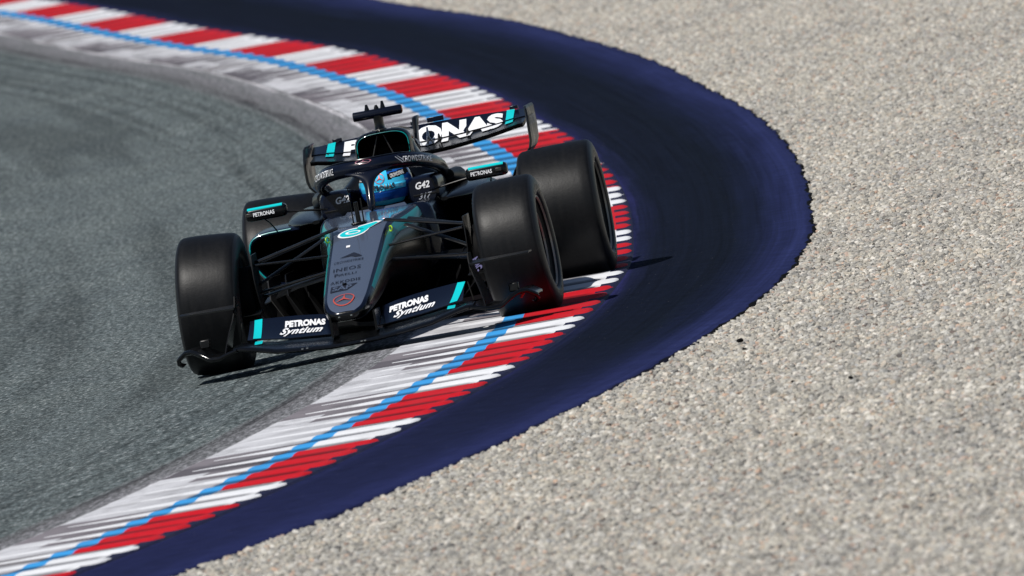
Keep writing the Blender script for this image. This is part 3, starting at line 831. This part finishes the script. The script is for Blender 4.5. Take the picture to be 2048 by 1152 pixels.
# floor, fences ------------------------------------------------------
fl = []
for y, w in ((.70, .20), (.80, .36), (.95, .55), (1.2, .70), (1.6, .74), (2.4, .74), (2.9, .66), (3.3, .50), (3.9, .50)):
    fl.append([(w*t, y, .062+.03*abs(t)**3+(max(0, y-3.3)*.25)) for t in np.linspace(-1, 1, 13)])
mb = MB(); mb.slab(fl, .022); flo = mb.build("floor", 'carbon', car)
for s in (-1, 1):
    for x, z1, y0, nmz in ((.25, .30, .80, 'matte'), (.36, .34, .82, 'matte'), (.47, .37, .86, 'carbon'), (.57, .36, .92, 'grey'), (.66, .30, 1.0, 'carbon')):
        rg = []
        for k in range(7):
            t = k/6; y = y0+.55*t; xx = x+.05*math.sin(t*2.2)-.05*t
            zz = z1*(.55+.45*math.sin(min(1, t*2.2+.25)*math.pi/2))
            rg.append([(s*(xx-.10*(1-t)**2), y, .085), (s*(xx-.02*(1-t)), y, zz*.6), (s*(xx+.035), y, zz), (s*(xx+.041), y, zz), (s*(xx-.014*(1-t)), y, zz*.6), (s*(xx+.006-.10*(1-t)**2), y, .085)])
        mb = MB(); mb.loft(rg); mb.build("floor_fence", nmz, flo)
    mb = MB(); mb.slab([[(s*x, y, z) for x, y, z in ((.22, .75, .33), (.45, .85, .30), (.66, 1.05, .24))], [(s*x, y, z) for x, y, z in ((.22, .95, .36), (.45, 1.05, .33), (.66, 1.25, .26))]], .006); mb.build("turning_vane", 'carbon', flo)
# underbody bulkhead behind the fences
mb = MB(); mb.loft([[(-.66, y, .07), (.66, y, .07), (.60, y, z), (-.60, y, z)] for y, z in ((1.36, .30), (2.6, .28))]); mb.build("underbody", 'matte', flo)

# front wing ---------------------------------------------------------
XS = [0, .06, .12, .2, .27, .34, .4, .46, .52, .58, .62]
def wLEz(x): return ip(abs(x), [0, .12, .27, .4, .5, .6, .65, .7, .75, .8, .84, .88, .92, .95], [.058, .058, .070, .083, .108, .130, .118, .102, .104, .136, .156, .156, .130, .104])
def wLEy(x): return ip(abs(x), [0, .3, .6, .8, .95], [-1.32, -1.30, -1.22, -1.12, -.98])
def wTEz(x): return ip(abs(x), [0, .12, .27, .42, .5, .58, .65], [.100, .100, .113, .128, .140, .150, .14])
xs = [-x for x in XS[:0:-1]]+XS
rg = []
for x in xs:
    y0, z0, y1, z1 = wLEy(x), wLEz(x), -1.04, wTEz(x); c = y1-y0; P = []
    for t, u in ((0, 0), (.05, .010), (.2, .014), (.5, .012), (.8, .006), (1, 0)): P.append((x, y0+c*t, z0+(z1-z0)*t**1.6+u))
    for t, u in ((1, -.003), (.8, -.010), (.5, -.016), (.2, -.014), (.05, -.009)): P.append((x, y0+c*t, z0+(z1-z0)*t**1.6+u))
    rg.append(P)
mb = MB(); mb.loft(rg); fw = mb.build("front_wing", 'black', car, smooth=50)
fw.location.x = .016; fw['label'] = "wide black front wing with curled tips"
for s in (-1, 1):
    top = []
    for x in list(np.linspace(.60, .925, 30)):
        ye = ip(x, [.6, .8, .955], [-.62, -.58, -.66])
        top.append([(s*x, wLEy(x)+(ye-wLEy(x))*t, wLEz(x)+.004*math.sin(t*3.1)) for t in (0, .02, .1, .3, .6, 1)])
    mb = MB(); mb.slab(top, lambda i, j: .006 if j == 0 else .011)
    lip = [(p[0][0], p[0][1]+.004, p[0][2]-.004) for p in top]; e_ = lip[-1]
    lip += [(e_[0]+s*.003, e_[1]+.02, e_[2]-.020), (e_[0]-s*.008, e_[1]+.03, e_[2]-.030), (e_[0]-s*.026, e_[1]+.05, e_[2]-.028)]
    mb.tube(lip, [.0085+.004*min(1, k/12) for k in range(len(lip)-1)]+[.004], 12); mb.build("footplate", 'black', fw, smooth=60)
def fLE(x): return ip(abs(x), [.12, .23, .36, .5, .6, .64], [.116, .125, .136, .156, .166, .166])
def fTE(x): return ip(abs(x), [.12, .2, .3, .4, .5, .6, .64], [.196, .214, .227, .236, .243, .240, .225])
def flap_pt(x, v, e=0.0):
    y0, y1 = -1.06, -.80; z0, z1 = fLE(x), fTE(x)
    return (x, y0+(y1-y0)*v-e*.55, z0+(z1-z0)*(v*.72+v*v*.28)+e)
for s in (-1, 1):
    gx = list(np.linspace(.122, .556, 24))
    mb = MB(); mb.slab([[flap_pt(s*x, v) for v in (0, .03, .12, .3, .5, .7, .9, 1)] for x in gx], lambda i, j: .003 if j == 0 else .008)
    fp = mb.build("flap", 'navy', fw, smooth=60)
    def tealf(u, v, s=s, e=.0028): return flap_pt(s*(.487+.040*u+(.034*v if s > 0 else .004*v)), v, e)
    shape([[(0, v0), (1, v0), (1, v1), (0, v1)] for v0, v1 in ((.03, .3), (.3, .6), (.6, .985))], tealf, 'tealbright', fp, "teal_stripe")
    x0 = .165 if s > 0 else -.372
    letters("PETRONAS", lambda u, v, x0=x0: flap_pt(x0+.205*u, .52+.28*v, .003), 'white', fp, .06, label="white lettering")
    x0 = .180 if s > 0 else -.405
    letters("Syntium", lambda u, v, x0=x0, s=s: flap_pt(x0+.21*u+(.030*v), .08+.42*v, .003), 'white', fp, .035, 1.10)
    # teal mark low on the main plane
    shape([[(0, 0), (1, 0), (1, 1), (0, 1)]], lambda u, v, s=s: (s*(.478+.04*u), -1.13-.05*u*0+.07*v, wLEz(.5)+(wTEz(.5)-wLEz(.5))*((.19+.07*v)/.22)**1.6*0+.026+.012*v-.0), 'tealbright', fw, "teal_stripe")
    # endplate, leaning
    ep = []
    for z, x in ((.118, .672), (.16, .662), (.22, .643), (.27, .624), (.31, .612), (.35, .606), (.385, .604)):
        y0 = ip(z, [.118, .25, .385], [-1.12, -1.0, -.90]); y1 = ip(z, [.118, .25, .385], [-.74, -.76, -.80])
        ep.append([(s*(x-.003), y0, z), (s*(x+.003), y0, z), (s*(x+.008), y1, z), (s*(x+.002), y1, z)])
    mb = MB(); mb.loft(ep); mb.build("endplate", 'black', fw, smooth=50)
    v_ = [[(s*x, y, z) for y, z in ((-.98+.16*(x-.61)/.3, .332), (-.80, .338), (-.66, .335))] for x in np.linspace(.608, .905, 8)]
    mb = MB(); mb.slab(v_, .008); mb.build("vane", 'carbon', fw)
    mb = MB(); mb.loft([[(s*x, y, z) for x, y in ((.107, -1.17), (.119, -1.17), (.119, -.90), (.107, -.90))] for z in (.098, .20)]); mb.build("nose_pylon", 'black', fw)
    mb = MB(); mb.tube([(s*.60, -.93, .150), (s*.585, -.93, .245)], .0035, 6); mb.build("flap_adjuster", 'grey', fw)
    mb = MB(); mb.box((s*.80, -.80, .17), (.050, .05, .045)); mb.build("tyre_sensor", 'carbon', fw, bevel=.006)
mb = MB(); mb.tube([(.845, -.99, .118), (.862, -.97, .145)], [.006, .010], 8); mb.build("red_mark", 'red', fw)
for x in (.045, .062): 
    mb = MB(); mb.box((x, -1.335, .064), (.011, .004, .005)); mb.build("fastener", 'metal', fw)
for x in (-.235, -.260):
    mb = MB(); mb.box((x, -1.318, .078), (.011, .004, .005)); mb.build("fastener", 'metal', fw)

# front suspension ------------------------------------------------------
ARMS = [((.13, .18, .588), (.545, .02, .500), .034, .33), ((.16, .62, .57), (.545, .12, .49), .026, .34), ((.215, .30, .540), (.55, .02, .385), .020, .5), ((.12, -.02, .462), (.545, -.12, .490), .022, .4),
        ((.09, -.05, .397), (.545, -.02, .345), .032, .33), ((.12, .60, .372), (.545, .12, .318), .028, .34)]
for s in (-1, 1):
    for a, b, r, fz in ARMS:
        mb = MB(); mb.tube([(s*a[0], a[1], a[2]), (s*b[0], b[1], b[2])], r, 14, flat=fz*.75); mb.build("suspension_arm", 'carbon', car)
    mb = MB(); mb.lathe([(.575, .001), (.575, .14), (.585, .15), (.66, .15)], 40, c=(0, 0, .34)); 
    mb.v = [(s*x, y, z) for x, y, z in mb.v]; bd = mb.build("brake_duct", 'matte', car)
    mb = MB(); mb.loft([[(s*(.532+.02*math.sin((z-.2)*6)), -.14-.03*math.sin((z-.25)*9), z), (s*(.537+.02*math.sin((z-.2)*6)), -.14-.03*math.sin((z-.25)*9), z), (s*.56, .12, z), (s*.552, .12, z)] for z in np.linspace(.24, .545, 10)]); mb.build("duct_fairing", 'carbon', bd)
    mb = MB(); mb.slab([[(s*x, y, z) for y, z in ((-.26, .25), (-.05, .26))] for x, z in ((.54, .25), (.63, .25))], .004); mb.build("duct_winglet", 'carbon', bd)
letters("AMG", lambda u, v: (.565+.045*v+.02*u, -.33, .318-.07*u+.030*v), 'lilac', [o for o in car.children if o.name.startswith("brake_duct")][-1], .03)

# mirrors -----------------------------------------------------------------
for s in (-1, 1):
    rg = []
    for x, k in ((.474, .55), (.478, .80), (.488, .96), (.50, 1), (.665, 1), (.680, .95), (.688, .8), (.692, .5)):
        rg.append([(s*x, 1.20+.045*k*np.sign(math.cos(a))*abs(math.cos(a))**.55, .698+.034*k*np.sign(math.sin(a))*abs(math.sin(a))**.55) for a in [q*2*math.pi/24 for q in range(24)]])
    mb = MB(); mb.loft(rg); mi = mb.build("mirror", 'black', car)
    mb = MB(); mb.slab([[(s*x, y, z) for y, z in ((1.157, .7275), (1.165, .7335), (1.20, .7345))] for x in (.492, .676)], .005); mb.build("mirror_trim", 'tealbright', mi)
    x0 = .502 if s > 0 else -.648
    letters("PETRONAS", quadfn((x0, 1.151, .688), (x0+.112, 1.151, .688), (x0, 1.151, .709)), 'white', mi, .025)
    mb = MB(); mb.box((s*.648 if s > 0 else -.668, 1.154, .700), (.032, .004, .018)); mb.build("sensor_pad", 'grey', mi, bevel=.002)
    mb = MB(); mb.slab([[(s*x, 1.2475, z) for z in (.722,)]+[(s*x, 1.249, .722)] for x in (.50, .67)], .048); mb.build("mirror_glass", 'glass', mi)
    mb = MB(); mb.tube([(s*.484, 1.20, .684), (s*.40, 1.21, .674), (s*.27, 1.24, .655)], .007, 10, flat=.8); mb.build("mirror_stalk", 'carbon', mi)
    mb = MB(); mb.tube([(s*.60, 1.21, .668), (s*.585, 1.30, .64), (s*.57, 1.42, .59)], .004, 8); mb.build("mirror_stalk", 'carbon', mi)

# rear wing -----------------------------------------------------------------
def rz(x): return min(1, abs(x)/.55)**2
def rwm(x, t): return (x, 3.62+.25*t, .776+.054*rz(x)+(.038-.016*rz(x))*t**1.7)
def rwf(x, t): return (x, 3.87+.17*t, .820+.036*rz(x)+(.086-.052*rz(x))*t)
gx = list(np.linspace(-.575, .575, 31))
mb = MB(); mb.slab([[rwm(x, t) for t in (0, .04, .15, .35, .6, .8, 1)] for x in gx], lambda i, j: .006 if j == 0 else (.022 if 0 < j < 6 else .006)); rw = mb.build("rear_wing", 'black', car, smooth=60)
rw['label'] = "tall black rear wing with large white lettering"
mb = MB(); mb.slab([[rwf(x*1.025, t) for t in (0, .05, .3, .6, 1)] for x in gx], lambda i, j: .004 if j in (0, 4) else .012); rf = mb.build("flap", 'navy', rw, smooth=60)
def rwt(u, v):
    x = -.415+.865*u+.0*v
    if v >= .28: q = rwf(x, .0+.83*(v-.28)/.72); return (q[0], q[1]-.004, q[2]+.003)
    q = rwm(x, .66+.30*(v/.2)); return (q[0], q[1]-.004, q[2]+.004)
letters("PETRONAS", rwt, 'white', rf, .06, gap=(.19, .28), cuts=1)
for s in (-1, 1):
    for f0, nm_ in ((rwf, 1), (rwm, 0)):
        def tf(u, v, s=s, f0=f0):
            q = f0(s*(.465+.042*u), (.02+.94*v) if f0 is rwf else (.68+.28*v)); return (q[0], q[1]-.004, q[2]+.004)
        shape([[(0, a), (1, a), (1, a+.25), (0, a+.25)] for a in (0, .25, .5, .75)], tf, 'tealbright', rw, "teal_stripe")
    E = []
    for x, z, y0, y1 in ((.592, .912, 3.70, 4.10), (.598, .900, 3.66, 4.10), (.603, .85, 3.62, 4.08), (.605, .80, 3.60, 4.07), (.604, .73, 3.60, 4.05), (.594, .695, 3.60, 4.0), (.572, .668, 3.60, 3.95), (.535, .64, 3.58, 3.90), (.50, .59, 3.56, 3.86), (.475, .54, 3.55, 3.85), (.46, .45, 3.55, 3.85), (.455, .30, 3.55, 3.85)):
        E.append([(s*(x-.007), y0, z), (s*(x-.001), y0-.012, z), (s*(x+.007), y0, z), (s*(x+.004), y1, z), (s*(x-.004), y1, z)])
    mb = MB(); mb.loft(E); e_ = mb.build("endplate", 'carbon', rw, smooth=18)
letters("CROWDSTRIKE", lambda u, v: (.6135, 3.64+.34*u, .81+.05*v), 'greytext', e_, .02)
for x0, x1, h_ in ((.035, .125, .026), (-.055, -.012, .022), (-.482, -.430, .018), (.480, .525, .018)):
    mb = MB(); mb.box(((x0+x1)/2, 4.035, .908-.016*min(1,abs(x0)/.55)**2+h_/2), (x1-x0, .012, h_)); mb.build("wing_tab", 'navy', rw, bevel=.002)
mb = MB(); mb.loft([[(x-.014+.0, y, z) for x, y in ((.0, y0), (.008, y0-.02), (.024, y0-.02), (.032, y0), (.03, y1), (.002, y1))] for z, y0, y1 in ((.45, 3.45, 3.62), (.60, 3.50, 3.64), (.75, 3.56, 3.68), (.85, 3.60, 3.72), (.92, 3.66, 3.80), (.950, 3.70, 3.90), (.968, 3.72, 3.96))]); py = mb.build("wing_pylon", 'carbon', rw, sub=1)
mb = MB(); mb.tube([(.04, 3.80, .80), (.05, 3.80, .85), (.048, 3.84, .89)], [.006, .008, .005], 10); mb.tube([(.05, 3.78, .85), (.075, 3.8, .80)], .005, 6); mb.tube([(.05, 3.78, .84), (.04, 3.8, .78)], .005, 6); mb.build("flap_actuator", 'metal', rw)
for x in (-.50, .255, .10):
    mb = MB(); mb.tube([(x, 3.80, .81), (x+.004, 3.83, .845), (x+.012, 3.85, .80)], .005, 6); mb.build("slot_bracket", 'carbon', rw)
# rear structure and suspension
mb = MB(); mb.loft([[(x, y, z) for x, z in ((-w, .16), (w, .16), (w*.8, h), (-w*.8, h))] for y, w, h in ((3.1, .14, .36), (3.6, .10, .36), (4.05, .06, .32))]); mb.build("rear_crash_structure", 'carbon', car, bevel=.01)
mb = MB(); mb.tube([(.09, 3.0, .73), (.092, 3.0, .80)], .005, 8); mb.build("antenna", 'black', car)
for s in (-1, 1):
    for a, b, r in (((.12, 3.15, .40), (.56, 3.38, .46), .026), ((.12, 3.55, .40), (.56, 3.42, .46), .022), ((.12, 3.15, .22), (.56, 3.38, .22), .026), ((.12, 3.65, .22), (.56, 3.45, .22), .022), ((.10, 3.4, .33), (.56, 3.4, .345), .028)):
        mb = MB(); mb.tube([(s*a[0], a[1], a[2]), (s*b[0], b[1], b[2])], r, 12, flat=.4); mb.build("suspension_arm", 'carbon', car)
    mb = MB(); mb.lathe([(.545, .001), (.545, .20), (.56, .21), (.60, .21)], 40, c=(0, 3.4, .356)); mb.v = [(s*x, y, z) for x, y, z in mb.v]; mb.build("brake_duct", 'matte', car)
mb = MB(); mb.slab([[(x, y, z) for y, z in ((3.62, .40), (3.78, .44))] for x in np.linspace(-.45, .45, 9)], .012); mb.build("beam_wing", 'carbon', car)

# sensors on top of the chassis ------------------------------------------------
for pts, r in (([(-.050, .30, .585), (-.047, .28, .70), (-.046, .26, .768)], [.004, .003, .002]), ([(-.022, .30, .590), (-.022, .29, .70)], [.013, .011]), ([(.002, .32, .592), (.004, .31, .715)], [.004, .003]), ([(-.047, .26, .768), (-.044, .24, .783)], .002)):
    mb = MB(); mb.tube(pts, r, 10); mb.build("pitot_tube", 'carbon', car)
mb = MB(); mb.box((-.022, .30, .592), (.075, .08, .010)); mb.build("sensor_base", 'black', car, bevel=.003)

# ------------------------------------------------------------------ the driver
person = bpy.data.objects.new("person", None); COL.objects.link(person)
setp(person, "driver in the cockpit wearing a bright blue and cyan full-face helmet, seen behind the halo", "person")
def driver_body():
    V = [(0, 1.02, .22), (0, 1.16, .32), (0, 1.30, .44), (.01, 1.39, .54), (.02, 1.42, .60), (.035, 1.42, .70), (.035, 1.42, .78)]
    Rr = [(.14, .11), (.14, .11), (.16, .11), (.13, .09), (.06, .06), (.085, .09), (.07, .07)]
    E = [(i, i+1) for i in range(6)]
    def ch(root, pts):
        prev = root
        for p, r in pts:
            V.append(p); Rr.append((r, r)); E.append((prev, len(V)-1)); prev = len(V)-1
        return prev
    for s in (-1, 1):
        h = ch(3, [((s*.17, 1.37, .52), .065), ((s*.215, 1.22, .44), .050), ((s*.20, 1.08, .46), .045), ((s*.15, .99, .53), .032), ((s*.135, .965, .55), .030), ((s*.132, .94, .565), .026)])
        for k, (dx, ln) in enumerate(((-.02, .03), (-.007, .035), (.007, .032), (.02, .026))):
            ch(h, [((s*.132+dx*.3, .925, .568-.018*k), .009), ((s*(.125), .912-ln*.3, .566-.018*k), .0085), ((s*.112, .915, .560-.018*k), .008)])
        ch(h-1, [((s*.118, .955, .575), .010), ((s*.108, .94, .582), .009)])
        ch(0, [((s*.09, .92, .24), .085), ((s*.10, .50, .40), .065), ((s*.09, .15, .36), .045), ((s*.08, -.10, .36), .035), ((s*.08, -.17, .40), .03)])
    me = bpy.data.meshes.new("body"); me.from_pydata(V, E, []); me.materials.append(M['suit'])
    o = new_obj("body", me, person)
    sk = o.modifiers.new("skin", 'SKIN'); sk.use_smooth_shade = True
    lay = me.skin_vertices[0] if len(me.skin_vertices) else None
    if lay is None:
        me.attributes  # layer is made by the modifier on first use
    else:
        for i, r in enumerate(Rr): lay.data[i].radius = r
        lay.data[0].use_root = True
    ss = o.modifiers.new("sub", 'SUBSURF'); ss.levels = 1; ss.render_levels = 1
    return o, Rr
body, Rr = driver_body()
if not len(body.data.skin_vertices):
    bm = bmesh.new(); bm.from_mesh(body.data); lay = bm.verts.layers.skin.verify()
    for v, r in zip(bm.verts, Rr): v[lay].radius = r; v[lay].use_root = (v.index == 0)
    bm.to_mesh(body.data); bm.free()
HC = Vector((.034, 1.41, .724)); HR = (.141, .163, .146)
def hpt(lon, lat, e=0.0):
    lo, la = math.radians(lon), math.radians(lat)
    x, y, z = math.sin(lo)*math.cos(la), -math.cos(lo)*math.cos(la), math.sin(la)
    kx_ = 1.0; 
    if la < 0: kx_ = 1-.10*abs(math.sin(la))         # chin tucks in
    y2 = y*(1.06 if (y < 0 and la < 0) else 1)
    return (HC.x+(HR[0]+e)*x*kx_, HC.y+(HR[1]+e)*y2, HC.z+(HR[2]+e)*z)
def hmat(lo, la):
    if la > 58: return 2
    if la > 1:
        if -22 < lo < 12: return 0
        if lo >= 12:
            e = la-(lo-12)*.12
            if 9 < e < 22 and lo < 75: return 3
            if 22 <= e < 26: return 1
            if e >= 26: return 2
            return 0 if lo < 50 else 1
        return 3 if 10 < la < 24 else (0 if la < 30 else 2)
    if la > -11 and abs(lo+5) < 58: return 0
    if la > -31 and abs(lo) < 66: return 4
    if la <= -31 and abs(lo) < 60: return 0
    if la > -11: return 1
    return 2 if abs(lo) < 100 else 1
mb = MB(); nlo, nla = 120, 60
rg = [[hpt(j*360/nlo-180, -62+i*(152-.5)/nla) for j in range(nlo)] for i in range(nla+1)]
mb.loft(rg, mfn=lambda i, j: 3 if j < 0 else hmat(j*360/nlo-180+1.5, -62+(i+.5)*151.5/nla))
helmet = mb.build("helmet", ['h_cyan', 'h_blue', 'h_navy', 'matte', 'visor'], person)
helmet['label'] = "cyan and blue helmet with a blue tinted visor"
g = [[hpt(lo, la, .006) for la in (-31, -24, -16, -11)] for lo in range(-66, 67, 6)]
mb = MB()
for i in range(len(g)-1):
    for j in range(3): mb.add([g[i][j], g[i+1][j], g[i+1][j+1], g[i][j+1]], [(0, 1, 2, 3)])
mb.build("visor", 'visor', helmet)
letters("PETRONAS", lambda u, v: hpt(-34+58*u, -9+11*v, .0065), 'darktext', helmet, .03, cuts=8)
shape(starpolys(), lambda u, v: hpt(-17+22*u, 4+21*v, .003), 'emblem', helmet, "emblem")
letters("CROWDSTRIKE", lambda u, v: hpt(18+36*u, 12+4*u+8*v, .003), 'white', helmet, .02, cuts=8)
letters("IWC", lambda u, v: hpt(15+26*u, 30+3*u+7*v, .003), 'white', helmet, .03, cuts=4)
letters("CROWDSTRIKE", lambda u, v: hpt(-66+40*u, 13+8*v, .003), 'white', helmet, .02, cuts=8)
mb = MB(); mb.tube([hpt(lo, -12, .004) for lo in range(-64, 65, 8)], .0025, 6); mb.build("visor_trim", 'h_navy', helmet)
# the padded collar the helmet sits in
mb = MB(); mb.tube([(.03+.13*math.cos(a), 1.43+.13*math.sin(a), .595) for a in [k*math.pi/12 for k in range(25)]], .03, 10); mb.build("neck_collar", 'matte', person)

# ------------------------------------------------------------------ bits of rubber thrown onto the gravel
def chunk(seed, x, y, s, label):
    rr = random.Random(seed); bm = bmesh.new(); bmesh.ops.create_icosphere(bm, subdivisions=2, radius=1)
    for v in bm.verts:
        k = rr.uniform(.65, 1.25); v.co = Vector((v.co.x*1.5*k, v.co.y*k, v.co.z*.8*k))*s
    me = bpy.data.meshes.new("rubber_chunk"); bm.to_mesh(me); bm.free(); me.materials.append(M['matte'])
    o = new_obj("rubber_chunk", me); o.location = (x, y, -.005+s*.6); o.rotation_euler = (0, .2, rr.uniform(0, 3))
    setp(o, label, "rubber debris", "lumps of shed tyre rubber on the gravel")
chunk(0, 2.406, -6.572, 0.013, "largest black lump of rubber on the gravel, just off the navy run-off")
chunk(1, 2.491, -7.406, 0.008, "tiny black crumb of rubber close below the largest black lump on the gravel")
chunk(2, 3.315, -11.675, 0.010, "black lump of rubber far out on the gravel, right of the car's line")
chunk(3, 3.014, -11.179, 0.009, "small dark crumb of rubber on the gravel midway between the two bigger lumps")
chunk(4, 3.366, -15.633, 0.008, "small dark crumb of rubber low on the gravel, nearest the bottom of the picture")
